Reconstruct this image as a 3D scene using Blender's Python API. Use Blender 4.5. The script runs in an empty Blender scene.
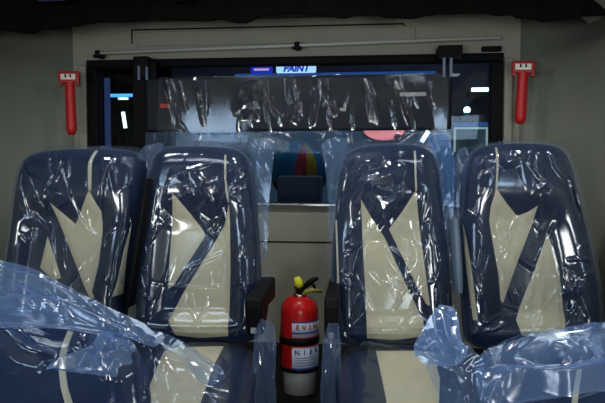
import bpy, bmesh, math, random
import numpy as np
from mathutils import Vector, Matrix, Euler, noise
R = math.radians
S = bpy.context.scene
COL = S.collection
random.seed(7)

# ------------------------------------------------------------------ camera
FPX = 640.0
CAMPOS = Vector((0.27, 0.0, 1.30))
YAW, PITCH = R(6.0), R(-3.0)
cam_d = bpy.data.cameras.new('camera')
cam = bpy.data.objects.new('camera', cam_d)
COL.objects.link(cam)
cam.location = CAMPOS
cam.rotation_euler = (R(90) + PITCH, 0, YAW)
cam_d.sensor_width = 36.0
cam_d.lens = FPX / 605.0 * 36.0
cam_d.clip_start = 0.02
S.camera = cam
CROT = Euler((R(90) + PITCH, 0, YAW)).to_matrix()


def ray(px, py):
    return CROT @ Vector(((px - 302.5) / FPX, (201.5 - py) / FPX, -1.0))


def hit(px, py, o, n):
    d = ray(px, py)
    k = (Vector(o) - CAMPOS).dot(n) / d.dot(n)
    return CAMPOS + d * k


def PY(px, py, Y):
    return hit(px, py, (0, Y, 0), Vector((0, 1, 0)))


def PZ(px, py, Z):
    return hit(px, py, (0, 0, Z), Vector((0, 0, 1)))


# ------------------------------------------------------------------ materials
def new_mat(name):
    m = bpy.data.materials.new(name)
    m.use_nodes = True
    nt = m.node_tree
    nt.nodes.clear()
    out = nt.nodes.new('ShaderNodeOutputMaterial')
    return m, nt, out


def mat(name, col, rough=0.5, metal=0.0, bump=0.0, bscale=200.0, var=0.0, spec=0.4, vscale=6.0):
    m, nt, out = new_mat(name)
    b = nt.nodes.new('ShaderNodeBsdfPrincipled')
    b.inputs['Base Color'].default_value = (*col, 1)
    b.inputs['Roughness'].default_value = rough
    b.inputs['Metallic'].default_value = metal
    b.inputs['Specular IOR Level'].default_value = spec
    nt.links.new(b.outputs[0], out.inputs[0])
    tc = nt.nodes.new('ShaderNodeTexCoord')
    if var:
        n = nt.nodes.new('ShaderNodeTexNoise')
        n.inputs['Scale'].default_value = vscale
        n.inputs['Detail'].default_value = 4
        nt.links.new(tc.outputs['Object'], n.inputs['Vector'])
        r = nt.nodes.new('ShaderNodeMapRange')
        r.inputs['From Min'].default_value = 0.3
        r.inputs['From Max'].default_value = 0.7
        r.inputs['To Min'].default_value = 1 - var
        r.inputs['To Max'].default_value = 1 + var
        nt.links.new(n.outputs['Fac'], r.inputs['Value'])
        mx = nt.nodes.new('ShaderNodeVectorMath')
        mx.operation = 'SCALE'
        mx.inputs[0].default_value = col
        nt.links.new(r.outputs[0], mx.inputs['Scale'])
        nt.links.new(mx.outputs[0], b.inputs['Base Color'])
    if bump:
        n = nt.nodes.new('ShaderNodeTexNoise')
        n.inputs['Scale'].default_value = bscale
        n.inputs['Detail'].default_value = 3
        nt.links.new(tc.outputs['Object'], n.inputs['Vector'])
        bp = nt.nodes.new('ShaderNodeBump')
        bp.inputs['Strength'].default_value = bump
        bp.inputs['Distance'].default_value = 0.002
        nt.links.new(n.outputs['Fac'], bp.inputs['Height'])
        nt.links.new(bp.outputs[0], b.inputs['Normal'])
    return m


def emit(name, col, strength):
    m, nt, out = new_mat(name)
    e = nt.nodes.new('ShaderNodeEmission')
    e.inputs['Color'].default_value = (*col, 1)
    e.inputs['Strength'].default_value = strength
    nt.links.new(e.outputs[0], out.inputs[0])
    return m


def film(name, haze, hcol, tint, rough=0.12, gloss=1.0, edge=0.5, bumpd=0.0010, bscale=24.0):
    """clear polythene: transparent + milky haze + glossy reflection"""
    m, nt, out = new_mat(name)
    N = nt.nodes.new
    L = nt.links.new
    tr = N('ShaderNodeBsdfTransparent')
    tr.inputs[0].default_value = (*tint, 1)
    df = N('ShaderNodeBsdfDiffuse')
    df.inputs[0].default_value = (*hcol, 1)
    tl = N('ShaderNodeBsdfTranslucent')
    tl.inputs[0].default_value = (*hcol, 1)
    hz = N('ShaderNodeMixShader')
    hz.inputs[0].default_value = 0.35
    L(df.outputs[0], hz.inputs[1])
    L(tl.outputs[0], hz.inputs[2])
    tc = N('ShaderNodeTexCoord')
    mp = N('ShaderNodeMapping')
    mp.inputs['Scale'].default_value = (1.0, 1.0, 0.55)
    mp.inputs['Rotation'].default_value = (0.0, 0.35, 0.0)
    L(tc.outputs['Object'], mp.inputs['Vector'])
    n1 = N('ShaderNodeTexNoise')
    n1.inputs['Scale'].default_value = bscale
    n1.inputs['Detail'].default_value = 2
    n1.inputs['Distortion'].default_value = 0.6
    L(mp.outputs[0], n1.inputs['Vector'])
    bp = N('ShaderNodeBump')
    bp.inputs['Strength'].default_value = 1.0
    bp.inputs['Distance'].default_value = bumpd
    L(n1.outputs['Fac'], bp.inputs['Height'])
    gl = N('ShaderNodeBsdfGlossy')
    gl.distribution = 'BECKMANN'
    gl.inputs['Color'].default_value = (0.95, 0.97, 1.0, 1)
    gl.inputs['Roughness'].default_value = rough
    L(bp.outputs[0], gl.inputs['Normal'])
    L(bp.outputs[0], df.inputs['Normal'])
    lw = N('ShaderNodeLayerWeight')
    lw.inputs['Blend'].default_value = 0.45
    L(bp.outputs[0], lw.inputs['Normal'])
    # haze grows where the film is seen edge on
    mr = N('ShaderNodeMapRange')
    mr.inputs['To Min'].default_value = haze
    mr.inputs['To Max'].default_value = min(1.0, haze + edge)
    L(lw.outputs['Facing'], mr.inputs['Value'])
    pw = N('ShaderNodeMath')
    pw.operation = 'POWER'
    pw.inputs[1].default_value = 2.0
    L(lw.outputs['Facing'], pw.inputs[0])
    L(pw.outputs[0], mr.inputs['Value'])
    m1 = N('ShaderNodeMixShader')
    L(mr.outputs[0], m1.inputs[0])
    L(tr.outputs[0], m1.inputs[1])
    L(hz.outputs[0], m1.inputs[2])
    fr = N('ShaderNodeMath')
    fr.operation = 'MULTIPLY_ADD'
    L(pw.outputs[0], fr.inputs[0])
    fr.inputs[1].default_value = 0.30 * gloss
    fr.inputs[2].default_value = 0.075 * gloss
    fr.use_clamp = True
    m2 = N('ShaderNodeMixShader')
    L(fr.outputs[0], m2.inputs[0])
    L(m1.outputs[0], m2.inputs[1])
    L(gl.outputs[0], m2.inputs[2])
    L(m2.outputs[0], out.inputs[0])
    return m


M = {}
M['navy'] = mat('navy_leather', (0.0042, 0.0135, 0.044), 0.5, bump=0.25, bscale=350, var=0.15, spec=0.2)
M['cream'] = mat('cream_leather', (0.62, 0.55, 0.36), 0.5, bump=0.25, bscale=350, var=0.06)
M['piping'] = mat('piping', (0.55, 0.52, 0.40), 0.5, bump=0.1)
M['wall'] = mat('moulded_grey_wall', (0.235, 0.245, 0.20), 0.62, bump=0.2, bscale=500, var=0.05)
M['wall2'] = mat('moulded_beige_panel', (0.33, 0.33, 0.26), 0.62, bump=0.2, bscale=500, var=0.04)
M['ceil'] = mat('headliner', (0.10, 0.10, 0.09), 0.9, bump=0.3, bscale=600)
M['floor'] = mat('dark_vinyl_floor', (0.03, 0.03, 0.035), 0.5, bump=0.3, bscale=300, var=0.2)
M['black'] = mat('black_plastic', (0.005, 0.005, 0.006), 0.55, bump=0.1, spec=.12)
M['rubber'] = mat('black_rubber', (0.005, 0.005, 0.006), 0.6, bump=0.1, spec=.1)
M['darkcloth'] = mat('dark_curtain_cloth', (0.005, 0.005, 0.004), 0.95, bump=0.6, bscale=700, spec=.05)
M['board'] = mat('charcoal_panel', (0.007, 0.011, 0.018), 0.5, bump=0.2, bscale=500, var=0.1, spec=.2)
M['greyplastic'] = mat('grey_blue_plastic', (0.12, 0.17, 0.24), 0.4, bump=0.1)
M['white'] = mat('white_paint', (0.60, 0.60, 0.56), 0.4, bump=0.05)
M['offwhite'] = mat('off_white_plastic', (0.42, 0.42, 0.40), 0.5, bump=0.05)
M['steel'] = mat('steel', (0.65, 0.65, 0.66), 0.25, metal=1.0, bump=0.05)
M['red'] = mat('red_paint', (0.62, 0.012, 0.012), 0.28, bump=0.03)
M['redpl'] = mat('red_plastic', (0.55, 0.012, 0.015), 0.4, bump=0.1)
M['darkred'] = mat('dark_red_plastic', (0.30, 0.008, 0.012), 0.45, bump=0.1)
M['label'] = mat('white_label', (0.62, 0.68, 0.80), 0.5, bump=0.03)
M['labelblue'] = mat('label_blue', (0.02, 0.03, 0.28), 0.5, bump=0.03)
M['labelred'] = mat('label_red', (0.45, 0.03, 0.05), 0.5, bump=0.03)
M['plate'] = mat('cream_plate', (0.80, 0.76, 0.62), 0.5, bump=0.03)
M['yellow'] = mat('yellow_plastic', (0.75, 0.72, 0.02), 0.45, bump=0.05)
M['olive'] = mat('olive_plastic', (0.30, 0.28, 0.03), 0.45, bump=0.05)
M['film'] = film('clear_film', 0.012, (0.42, 0.58, 0.85), (0.96, 0.98, 1.0), rough=0.18, gloss=1.2, edge=0.30, bumpd=0.0004)
M['film_thin'] = film('thin_clear_film', 0.010, (0.45, 0.58, 0.80), (0.95, 0.97, 1.0), rough=0.12, gloss=0.9, edge=0.14, bumpd=0.0002)
M['film_flat'] = film('flat_clear_film', 0.008, (0.45, 0.58, 0.80), (0.96, 0.98, 1.0), rough=0.15, gloss=0.45, edge=0.05)
M['film_loose'] = film('loose_film', 0.02, (0.32, 0.50, 0.88), (0.92, 0.95, 1.0), rough=0.17, gloss=0.65, edge=0.40)
M['film_milky'] = film('milky_film', 0.30, (0.30, 0.48, 0.86), (0.84, 0.90, 1.0), rough=0.24, gloss=1.0, edge=0.5)
M['film_dense'] = film('dense_film', 0.42, (0.34, 0.54, 0.90), (0.84, 0.90, 1.0), rough=0.30, gloss=0.8, edge=0.5)
M['film_side'] = film('side_film', 0.17, (0.32, 0.50, 0.85), (0.84, 0.90, 1.0), rough=0.14, gloss=0.8, edge=0.4)
M['film_band'] = film('band_film', 0.14, (0.30, 0.48, 0.80), (0.84, 0.90, 1.0), rough=0.16, gloss=0.4, edge=0.3)
M['film_skirt'] = film('skirt_film', 0.24, (0.34, 0.50, 0.85), (0.84, 0.90, 1.0), rough=0.12, gloss=1.5, edge=0.5)
M['film_blue'] = film('blue_film', 0.30, (0.16, 0.36, 0.85), (0.70, 0.82, 1.0), rough=0.14, gloss=0.8, edge=0.4)  # blue light on the clear film put into its colour


def glass_mat():
    m, nt, out = new_mat('window_glass')
    tr = nt.nodes.new('ShaderNodeBsdfTransparent')
    tr.inputs[0].default_value = (0.86, 0.92, 0.93, 1)
    gl = nt.nodes.new('ShaderNodeBsdfGlossy')
    gl.inputs['Roughness'].default_value = 0.02
    fr = nt.nodes.new('ShaderNodeFresnel')
    fr.inputs['IOR'].default_value = 1.3
    mx = nt.nodes.new('ShaderNodeMixShader')
    nt.links.new(fr.outputs[0], mx.inputs[0])
    nt.links.new(tr.outputs[0], mx.inputs[1])
    nt.links.new(gl.outputs[0], mx.inputs[2])
    nt.links.new(mx.outputs[0], out.inputs[0])
    return m


M['glass'] = glass_mat()

# ------------------------------------------------------------------ helpers
WORLD = {}      # object -> world location of its origin


def thing(name, label, cat, loc=(0, 0, 0), group=None):
    o = bpy.data.objects.new(name, None)
    o.empty_display_size = 0.05
    COL.objects.link(o)
    o.location = loc
    o['label'] = label
    o['category'] = cat
    if group:
        o['group'] = group
    WORLD[o] = Vector(loc)
    return o


def obj(name, bm, m, parent=None, smooth=True, label=None):
    """BM holds world coordinates; link it as one mesh object"""
    base = WORLD[parent] if parent else Vector((0, 0, 0))
    if base.length:
        bmesh.ops.translate(bm, vec=-base, verts=bm.verts)
    me = bpy.data.meshes.new(name)
    bm.to_mesh(me)
    bm.free()
    for x in (m if isinstance(m, (list, tuple)) else [m]):
        me.materials.append(M[x])
    if smooth:
        for p in me.polygons:
            p.use_smooth = True
    o = bpy.data.objects.new(name, me)
    COL.objects.link(o)
    if parent:
        o.parent = parent
    WORLD[o] = base
    if label:
        o['label'] = label
    return o


def tag(o, label, cat, group=None):
    o['label'] = label
    o['category'] = cat
    if group:
        o['group'] = group
    return o


def struct(name, bm, m, smooth=False, parent=None):
    o = obj(name, bm, m, parent, smooth)
    if not parent:
        o['kind'] = 'structure'
    return o


def solid(o, th, offset=-1.0):
    md = o.modifiers.new('solidify', 'SOLIDIFY')
    md.thickness = th
    md.offset = offset
    return o


def bevel(o, w, seg=3):
    md = o.modifiers.new('bevel', 'BEVEL')
    md.width = w
    md.segments = seg
    md.limit_method = 'ANGLE'
    md.angle_limit = R(35)
    return o


def add_box(bm, c, size, rot=None):
    mtx = Matrix.Translation(c)
    if rot is not None:
        mtx = mtx @ rot.to_4x4()
    mtx = mtx @ Matrix.Diagonal((*size, 1))
    bmesh.ops.create_cube(bm, size=1.0, matrix=mtx)
    return bm


def box(c, size, rot=None):
    return add_box(bmesh.new(), c, size, rot)


def box2(a, b):
    a, b = Vector(a), Vector(b)
    return box((a + b) / 2, (abs(b.x - a.x), abs(b.y - a.y), abs(b.z - a.z)))


def tube(pts, r, n=10, cap=True):
    bm = bmesh.new()
    return add_tube(bm, pts, r, n, cap)


def add_tube(bm, pts, r, n=10, cap=True):
    pts = [Vector(p) for p in pts]
    rings = []
    up = Vector((0.123, 0.456, 0.88))
    for i, p in enumerate(pts):
        a = pts[max(0, i - 1)]
        b = pts[min(len(pts) - 1, i + 1)]
        t = (b - a).normalized()
        u = t.cross(up).normalized()
        v = t.cross(u).normalized()
        rr = r[i] if isinstance(r, (list, tuple)) else r
        rings.append([bm.verts.new(p + u * math.cos(k * math.tau / n) * rr + v * math.sin(k * math.tau / n) * rr) for k in range(n)])
    for A, B in zip(rings, rings[1:]):
        for k in range(n):
            bm.faces.new((A[k], A[(k + 1) % n], B[(k + 1) % n], B[k]))
    if cap:
        bm.faces.new(rings[0][::-1])
        bm.faces.new(rings[-1])
    return bm


def lathe(c, prof, n=40, a0=0.0, a1=math.tau):
    """profile [(radius, height)] about the vertical through c"""
    bm = bmesh.new()
    full = abs(a1 - a0 - math.tau) < 1e-6
    cnt = n if full else n + 1
    rings = []
    for r, h in prof:
        rings.append([bm.verts.new((c[0] + r * math.cos(a0 + (a1 - a0) * k / n), c[1] + r * math.sin(a0 + (a1 - a0) * k / n), c[2] + h)) for k in range(cnt)])
    for A, B in zip(rings, rings[1:]):
        for k in range(n):
            j = (k + 1) % cnt
            bm.faces.new((A[k], A[j], B[j], B[k]))
    bmesh.ops.remove_doubles(bm, verts=bm.verts, dist=1e-5)
    return bm


def chaikin(P, n=2):
    for _ in range(n):
        Q = []
        for i in range(len(P)):
            a, b = P[i], P[(i + 1) % len(P)]
            Q.append((a[0] * .75 + b[0] * .25, a[1] * .75 + b[1] * .25))
            Q.append((a[0] * .25 + b[0] * .75, a[1] * .25 + b[1] * .75))
        P = Q
    return P


def seg_d(p, a, b):
    dx, dy = b[0] - a[0], b[1] - a[1]
    L = dx * dx + dy * dy
    k = 0 if L == 0 else max(0, min(1, ((p[0] - a[0]) * dx + (p[1] - a[1]) * dy) / L))
    return math.hypot(p[0] - a[0] - k * dx, p[1] - a[1] - k * dy)


def inside(p, P):
    c = False
    j = len(P) - 1
    for i in range(len(P)):
        if (P[i][1] > p[1]) != (P[j][1] > p[1]) and p[0] < (P[j][0] - P[i][0]) * (p[1] - P[i][1]) / (P[j][1] - P[i][1]) + P[i][0]:
            c = not c
        j = i
    return c


def edge_dist(p, P):
    d = min(seg_d(p, P[i], P[(i + 1) % len(P)]) for i in range(len(P)))
    return d if inside(p, P) else -d


def row_grid(P, ns, nt):
    """rows of (s, t) filling a polygon that every horizontal crosses once"""
    ts = [q[1] for q in P]
    t0, t1 = min(ts), max(ts)
    rows = []
    for i in range(nt + 1):
        k = i / nt
        k = 0.5 - 0.5 * math.cos(math.pi * (0.06 + 0.88 * k))
        k = (k - 0.5 + 0.5 * math.cos(math.pi * 0.06)) / math.cos(math.pi * 0.06) if True else k
        t = t0 + (t1 - t0) * max(1e-5, min(1 - 1e-5, k))
        xs = []
        for a in range(len(P)):
            p, q = P[a], P[(a + 1) % len(P)]
            if (p[1] > t) != (q[1] > t):
                xs.append(p[0] + (q[0] - p[0]) * (t - p[1]) / (q[1] - p[1]))
        if not xs:
            continue
        l, r = min(xs), max(xs)
        rows.append([(l + (r - l) * j / ns, t) for j in range(ns + 1)])
    return rows


class Frame:
    """a tilted working plane: s along ex, t along ey, d along n towards the viewer"""
    def __init__(self, o, rec=0.0, yaw=0.0, flat=False):
        rz = Matrix.Rotation(yaw, 3, 'Z')
        self.o = Vector(o)
        self.ex = rz @ Vector((1, 0, 0))
        self.ey = rz @ Vector((0, math.sin(rec), math.cos(rec)))
        self.n = rz @ Vector((0, -math.cos(rec), math.sin(rec)))

    def px(self, x, y, d=0.0):
        p = hit(x, y, self.o + self.n * d, self.n) - self.o
        return (p.dot(self.ex), p.dot(self.ey))

    def poly(self, pts, d=0.0):
        return [self.px(x, y, d) for x, y in pts]

    def w(self, s, t, d=0.0):
        return self.o + self.ex * s + self.ey * t + self.n * d


def grid_mesh(bm, rows, f):
    V = [[bm.verts.new(f(s, t)) for s, t in r] for r in rows]
    for A, B in zip(V, V[1:]):
        for j in range(len(A) - 1):
            try:
                bm.faces.new((A[j], A[j + 1], B[j + 1], B[j]))
            except ValueError:
                pass
    return bm


def prof(e, r):
    if e <= 0:
        return 0.0
    k = min(1.0, e / r)
    return math.sqrt(max(0.0, 1 - (1 - k) ** 2))


def smooth(a, b, x):
    k = max(0.0, min(1.0, (x - a) / (b - a)))
    return k * k * (3 - 2 * k)


def pad_mesh(fr, P, front, back, ns=22, nt=30, r=0.05, rb=0.04):
    """closed cushion: FRONT(s, t, e) and BACK depths meet at the outline"""
    rows = row_grid(P, ns, nt)
    bm = bmesh.new()
    E = {}
    for row in rows:
        for q in row:
            E[q] = max(0.0, edge_dist(q, P))
    grid_mesh(bm, rows, lambda s, t: fr.w(s, t, front(s, t, E[(s, t)]) * 1.0))
    grid_mesh(bm, [list(reversed(x)) for x in rows], lambda s, t: fr.w(s, t, -back * prof(E[(s, t)], rb)))
    # close the first and last rows
    bmesh.ops.remove_doubles(bm, verts=bm.verts, dist=2e-4)
    be = [e for e in bm.edges if len(e.link_faces) == 1]
    if be:
        bmesh.ops.holes_fill(bm, edges=be, sides=0)
    bmesh.ops.recalc_face_normals(bm, faces=bm.faces)
    return bm


def inlay(fr, P, depth, lift=0.004, step=0.02, th=0.012):
    """a fabric panel let into a cushion: polygon P cut fine and laid on DEPTH(s, t)"""
    bm = bmesh.new()
    vs = [bm.verts.new((x, y, 0)) for x, y in P]
    bm.faces.new(vs)
    bmesh.ops.triangulate(bm, faces=bm.faces)
    xs = [p[0] for p in P]
    ys = [p[1] for p in P]
    for ax, lo, hi in ((0, min(xs), max(xs)), (1, min(ys), max(ys))):
        n = int((hi - lo) / step)
        for i in range(1, n + 1):
            co = [0, 0, 0]
            no = [0, 0, 0]
            co[ax] = lo + (hi - lo) * i / (n + 1)
            no[ax] = 1
            bmesh.ops.bisect_plane(bm, geom=bm.verts[:] + bm.edges[:] + bm.faces[:], plane_co=co, plane_no=no, dist=1e-6)
    for v in bm.verts:
        s, t = v.co.x, v.co.y
        e = max(0.0, edge_dist((s, t), P))
        v.co = fr.w(s, t, depth(s, t) + lift * (0.15 + 0.85 * min(1, e / 0.012)))
    top = bm.faces[:]
    r = bmesh.ops.extrude_face_region(bm, geom=top)
    nv = [g for g in r['geom'] if isinstance(g, bmesh.types.BMVert)]
    bmesh.ops.translate(bm, verts=nv, vec=-fr.n * th)
    bmesh.ops.recalc_face_normals(bm, faces=bm.faces)
    return bm


def wrinkle(s, t, seed, amp=1.0):
    d = 0.012 * (0.5 + noise.noise(Vector((s * 3.5, t * 2.2, seed))))
    d += 0.003 * noise.noise(Vector((s * 9 + 4, t * 5, seed * 3.1)))
    x = noise.noise(Vector(((s * .9 + t * .35) * 7, (t * .9 - s * .35) * 2.4, seed * 7.3)))
    d += 0.006 * max(0.0, 1 - abs(x) / .10) * smooth(0.0, .4, noise.noise(Vector((s * 5, t * 5, seed + 9))))
    return d * amp


def creases(P, n, seed, lo=.004, hi=.010):
    """random straight pulled creases inside a polygon"""
    rn = random.Random(int(seed * 100))
    xs = [p[0] for p in P]
    ys = [p[1] for p in P]
    out = []
    fam = [rn.uniform(-.5, .5) for _ in range(4)] + [1.1, -1.0]
    while len(out) < n:
        p = (rn.uniform(min(xs), max(xs)), rn.uniform(min(ys), max(ys)))
        if not inside(p, P):
            continue
        a_ = rn.choice(fam) + rn.gauss(0, .15)
        L = rn.uniform(.04, .15) * (1.0 if rn.random() < .75 else 1.9)
        q = (p[0] + math.sin(a_) * L, p[1] + math.cos(a_) * L)
        out.append(([p, q], rn.uniform(.0022, .0045), rn.uniform(lo, hi) * .55))
    return out


def stroke_field(X, strokes):
    """ridge heights of polylines at points X (n x 2)"""
    H = np.zeros(len(X))
    for pts, w, a in strokes:
        n = len(pts) - 1
        for i in range(n):
            q, r = np.array(pts[i]), np.array(pts[i + 1])
            v = r - q
            L = max(float(v @ v), 1e-9)
            k = np.clip(((X - q) @ v) / L, 0, 1)
            dd = np.linalg.norm(X - q - k[:, None] * v, axis=1)
            u = (i + k) / n
            tp = np.minimum(1.0, np.minimum(3.0 * u + .10, 3.0 * (1 - u) + .10))
            H = np.maximum(H, a * tp * np.maximum(0.0, 1 - dd / (2.0 * w)))
    return H


def edge_field(X, P):
    """signed distance inside polygon P at points X"""
    A = np.array(P)
    B = np.roll(A, -1, axis=0)
    best = np.full(len(X), 1e9)
    ins = np.zeros(len(X), bool)
    for q, r in zip(A, B):
        v = r - q
        L = max(float(v @ v), 1e-12)
        k = np.clip(((X - q) @ v) / L, 0, 1)
        best = np.minimum(best, np.linalg.norm(X - q - k[:, None] * v, axis=1))
        if q[1] != r[1]:
            c = ((q[1] > X[:, 1]) != (r[1] > X[:, 1])) & (X[:, 0] < (r[0] - q[0]) * (X[:, 1] - q[1]) / (r[1] - q[1]) + q[0])
            ins ^= c
    return np.where(ins, best, -best)


def film_sheet(name, fr, P, depth, parent, m='film', ns=60, nt=84, seed=1.0, amp=1.0, strokes=(), label=None, rnd=0, ref=None):
    rows = row_grid(P, ns, nt)
    bm = bmesh.new()
    X = np.array([q for r in rows for q in r])
    H = stroke_field(X, list(strokes) + creases(P, rnd, seed))
    E = edge_field(X, ref) if ref else np.zeros(len(X))
    vals = {}
    V = []
    i = 0
    for r in rows:
        line = []
        for s, t in r:
            d = (depth(s, t, float(E[i])) if ref else depth(s, t)) + wrinkle(s, t, seed, amp) + float(H[i])
            line.append(bm.verts.new(fr.w(s, t, d)))
            i += 1
        V.append(line)
    for A, B in zip(V, V[1:]):
        for j in range(len(A) - 1):
            bm.faces.new((A[j], A[j + 1], B[j + 1], B[j]))
    bmesh.ops.recalc_face_normals(bm, faces=bm.faces)
    return obj(name, bm, m, parent, True, label)


def text_bm(body, size, origin, ex, ey, th=0.0008, bold=0.0, align='CENTER', shear=0.0):
    cu = bpy.data.curves.new('lettering', 'FONT')
    cu.body = body
    cu.size = size
    cu.extrude = th
    cu.offset = bold
    cu.shear = shear
    cu.align_x = align
    cu.align_y = 'CENTER'
    to = bpy.data.objects.new('lettering', cu)
    COL.objects.link(to)
    dg = bpy.context.evaluated_depsgraph_get()
    me = bpy.data.meshes.new_from_object(to.evaluated_get(dg))
    bm = bmesh.new()
    bm.from_mesh(me)
    bpy.data.objects.remove(to)
    bpy.data.meshes.remove(me)
    bpy.data.curves.remove(cu)
    ex, ey = Vector(ex).normalized(), Vector(ey).normalized()
    ez = ex.cross(ey)
    mt = Matrix((ex, ey, ez)).transposed().to_4x4()
    mt.translation = Vector(origin)
    bm.transform(mt)
    return bm


# ------------------------------------------------------------------ the shell
YW = 2.80                     # inner face of the rear wall
ZF, ZC = 0.25, 1.95           # vehicle floor, ceiling
a = PY(88, 60, YW)
b = PY(503, 60, YW)
XL, XR = a.x, b.x             # window opening, rubber frame outside edge
ZT = PY(300, 57, YW).z
ZB = PY(296, 206, YW).z
XCL, XCR = XL - 0.07, XR + 0.07
WL, WR = XCL - 0.26, XCR + 0.22     # side walls
Y0 = -1.6

struct('floor', box2((WL, Y0, ZF - .06), (WR, YW, ZF)), 'floor')
ZP = PY(299, 390, 2.2).z
struct('floor_rear', box2((WL, 2.08, ZF), (WR, YW, ZP)), 'black')
struct('ceiling', box2((WL - .1, Y0, ZC), (WR + .1, YW + .1, ZC + .05)), 'ceil')


def wall_pieces():
    bm = bmesh.new()
    T = 0.05
    for (x0, z0, x1, z1) in ((XCL, ZT, XCR, ZC), (XCL, ZF, XCR, ZB), (XCL, ZB, XL, ZT), (XR, ZB, XCR, ZT)):
        add_box(bm, ((x0 + x1) / 2, YW + T / 2, (z0 + z1) / 2), (x1 - x0, T, z1 - z0))
    return bm


struct('wall_back', wall_pieces(), 'wall2')


def side_wall(sgn, xc, xw):
    """quarter-round rear corner running into a straight side wall"""
    prof_ = []
    n = 12
    for k in range(n + 1):
        t = k / n * math.pi / 2
        prof_.append((xc + (xw - xc) * math.sin(t), YW - 0.42 * (1 - math.cos(t))))
    prof_.append((xw, Y0))
    bm = bmesh.new()
    T = 0.04
    A = [[bm.verts.new((x, y, z)) for z in (ZF, ZC)] for x, y in prof_]
    for p, q in zip(A, A[1:]):
        bm.faces.new((p[0], q[0], q[1], p[1]))
    bmesh.ops.recalc_face_normals(bm, faces=bm.faces)
    return bm


for nm, sgn, xc, xw in (('wall_left', -1, XCL, WL), ('wall_right', 1, XCR, WR)):
    o = struct(nm, side_wall(sgn, xc, xw), 'wall', smooth=True)
    solid(o, 0.04, 1.0 if sgn < 0 else 1.0)

# window: black frame, pane
wb = bmesh.new()
ft, fs = 0.034, 0.050
for (x0, z0, x1, z1) in ((XL, ZT - ft, XR, ZT), (XL, ZB, XR, ZB + 0.015), (XL, ZB + .015, XL + fs, ZT - ft), (XR - fs, ZB + .015, XR, ZT - ft)):
    add_box(wb, ((x0 + x1) / 2, YW + 0.012, (z0 + z1) / 2), (x1 - x0, 0.07, z1 - z0))
win = struct('window_1', wb, 'rubber')
bevel(win, 0.006)
obj('pane', box2((XL + .01, YW + .03, ZB + .005), (XR - .01, YW + .036, ZT - .02)), 'glass', win, False)

# ledge bar, seams and header panel lines
p0, p1 = PY(258, 205, YW - .02), PY(333, 205, YW - .02)
zl = p0.z
o = struct('trim_1', box2((XL, YW - .035, zl - .004), (XR, YW, zl + .008)), 'steel')
bevel(o, .003)
z2 = PY(296, 242, YW).z
struct('trim_2', box2((XL - .02, YW - .003, z2 - .003), (XR + .02, YW + .002, z2 + .003)), 'black')
a, b = PY(132, 30.5, YW), PY(404, 23.5, YW)
hb = bmesh.new()
zt = (a.z + b.z) / 2
add_box(hb, ((a.x + b.x) / 2, YW - .002, zt), (b.x - a.x, .006, .006))
add_box(hb, (a.x, YW - .002, zt - .03), (.005, .006, .06))
add_box(hb, (b.x, YW - .002, zt - .02), (.005, .006, .04))
struct('trim_3', hb, 'black')
# raised header strip above the seam
hs = box2((a.x + .02, YW - .010, zt - .075), (b.x + .05, YW, zt - .010))
o = struct('trim_4', hs, 'wall2')
bevel(o, .006)
# pillar trims beside the window
for nm, x in (('trim_5', XL - .022), ('trim_6', XR + .022)):
    o = struct(nm, box2((x - .018, YW - .02, ZB), (x + .018, YW, ZT - .02)), 'wall2')
    bevel(o, .008)
# sloping cove between ceiling and each side wall
for nm, x0, x1 in (('trim_7', WL, WL + .17), ('trim_8', WR, WR - .17)):
    bm = bmesh.new()
    q = [(x0, ZC - .11), (x0 + (x1 - x0) * .25, ZC - .12), (x1, ZC - .02), (x1, ZC), (x0, ZC)]
    A = [bm.verts.new((x, Y0, z)) for x, z in q]
    B = [bm.verts.new((x, 2.50, z)) for x, z in q]
    for i in range(5):
        bm.faces.new((A[i], A[(i + 1) % 5], B[(i + 1) % 5], B[i]))
    bm.faces.new(A)
    bm.faces.new(B)
    bmesh.ops.recalc_face_normals(bm, faces=bm.faces)
    o = struct(nm, bm, 'wall')
    bevel(o, .01)

# ------------------------------------------------------------------ dark cloth along the ceiling
VY = 2.30
edge = [(-40, 30), (0, 30), (25, 33), (55, 29), (85, 24), (105, 22), (150, 20), (185, 20), (205, 22), (222, 20), (245, 23), (262, 17), (290, 13), (322, 16),
        (345, 17.5), (370, 14), (392, 17.5), (412, 19), (440, 14), (470, 13), (508, 15), (520, 19), (548, 21), (575, 17), (605, 15), (650, 14)]


def valance():
    bm = bmesh.new()
    cols = []
    n = 150
    for i in range(n + 1):
        x = -40 + 690 * i / n
        for (x0, y0), (x1, y1) in zip(edge, edge[1:]):
            if x0 <= x <= x1:
                k = (x - x0) / (x1 - x0)
                k = k * k * (3 - 2 * k)
                y = y0 + (y1 - y0) * k
                break
        p = PY(x, y, VY)
        wv = 0.012 * math.sin(i * 0.55) + 0.006 * math.sin(i * 1.3)
        cols.append([bm.verts.new((p.x, VY + wv * (1 - 0.6 * j / 5), p.z + (ZC - p.z) * j / 5)) for j in range(6)])
    for A, B in zip(cols, cols[1:]):
        for j in range(5):
            bm.faces.new((A[j], B[j], B[j + 1], A[j + 1]))
    bmesh.ops.recalc_face_normals(bm, faces=bm.faces)
    return bm


o = obj('curtain_valance', valance(), 'darkcloth')
solid(o, .012, 0)
tag(o, 'dark cloth valance with a wavy lower edge hanging under the ceiling', 'valance')

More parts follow.
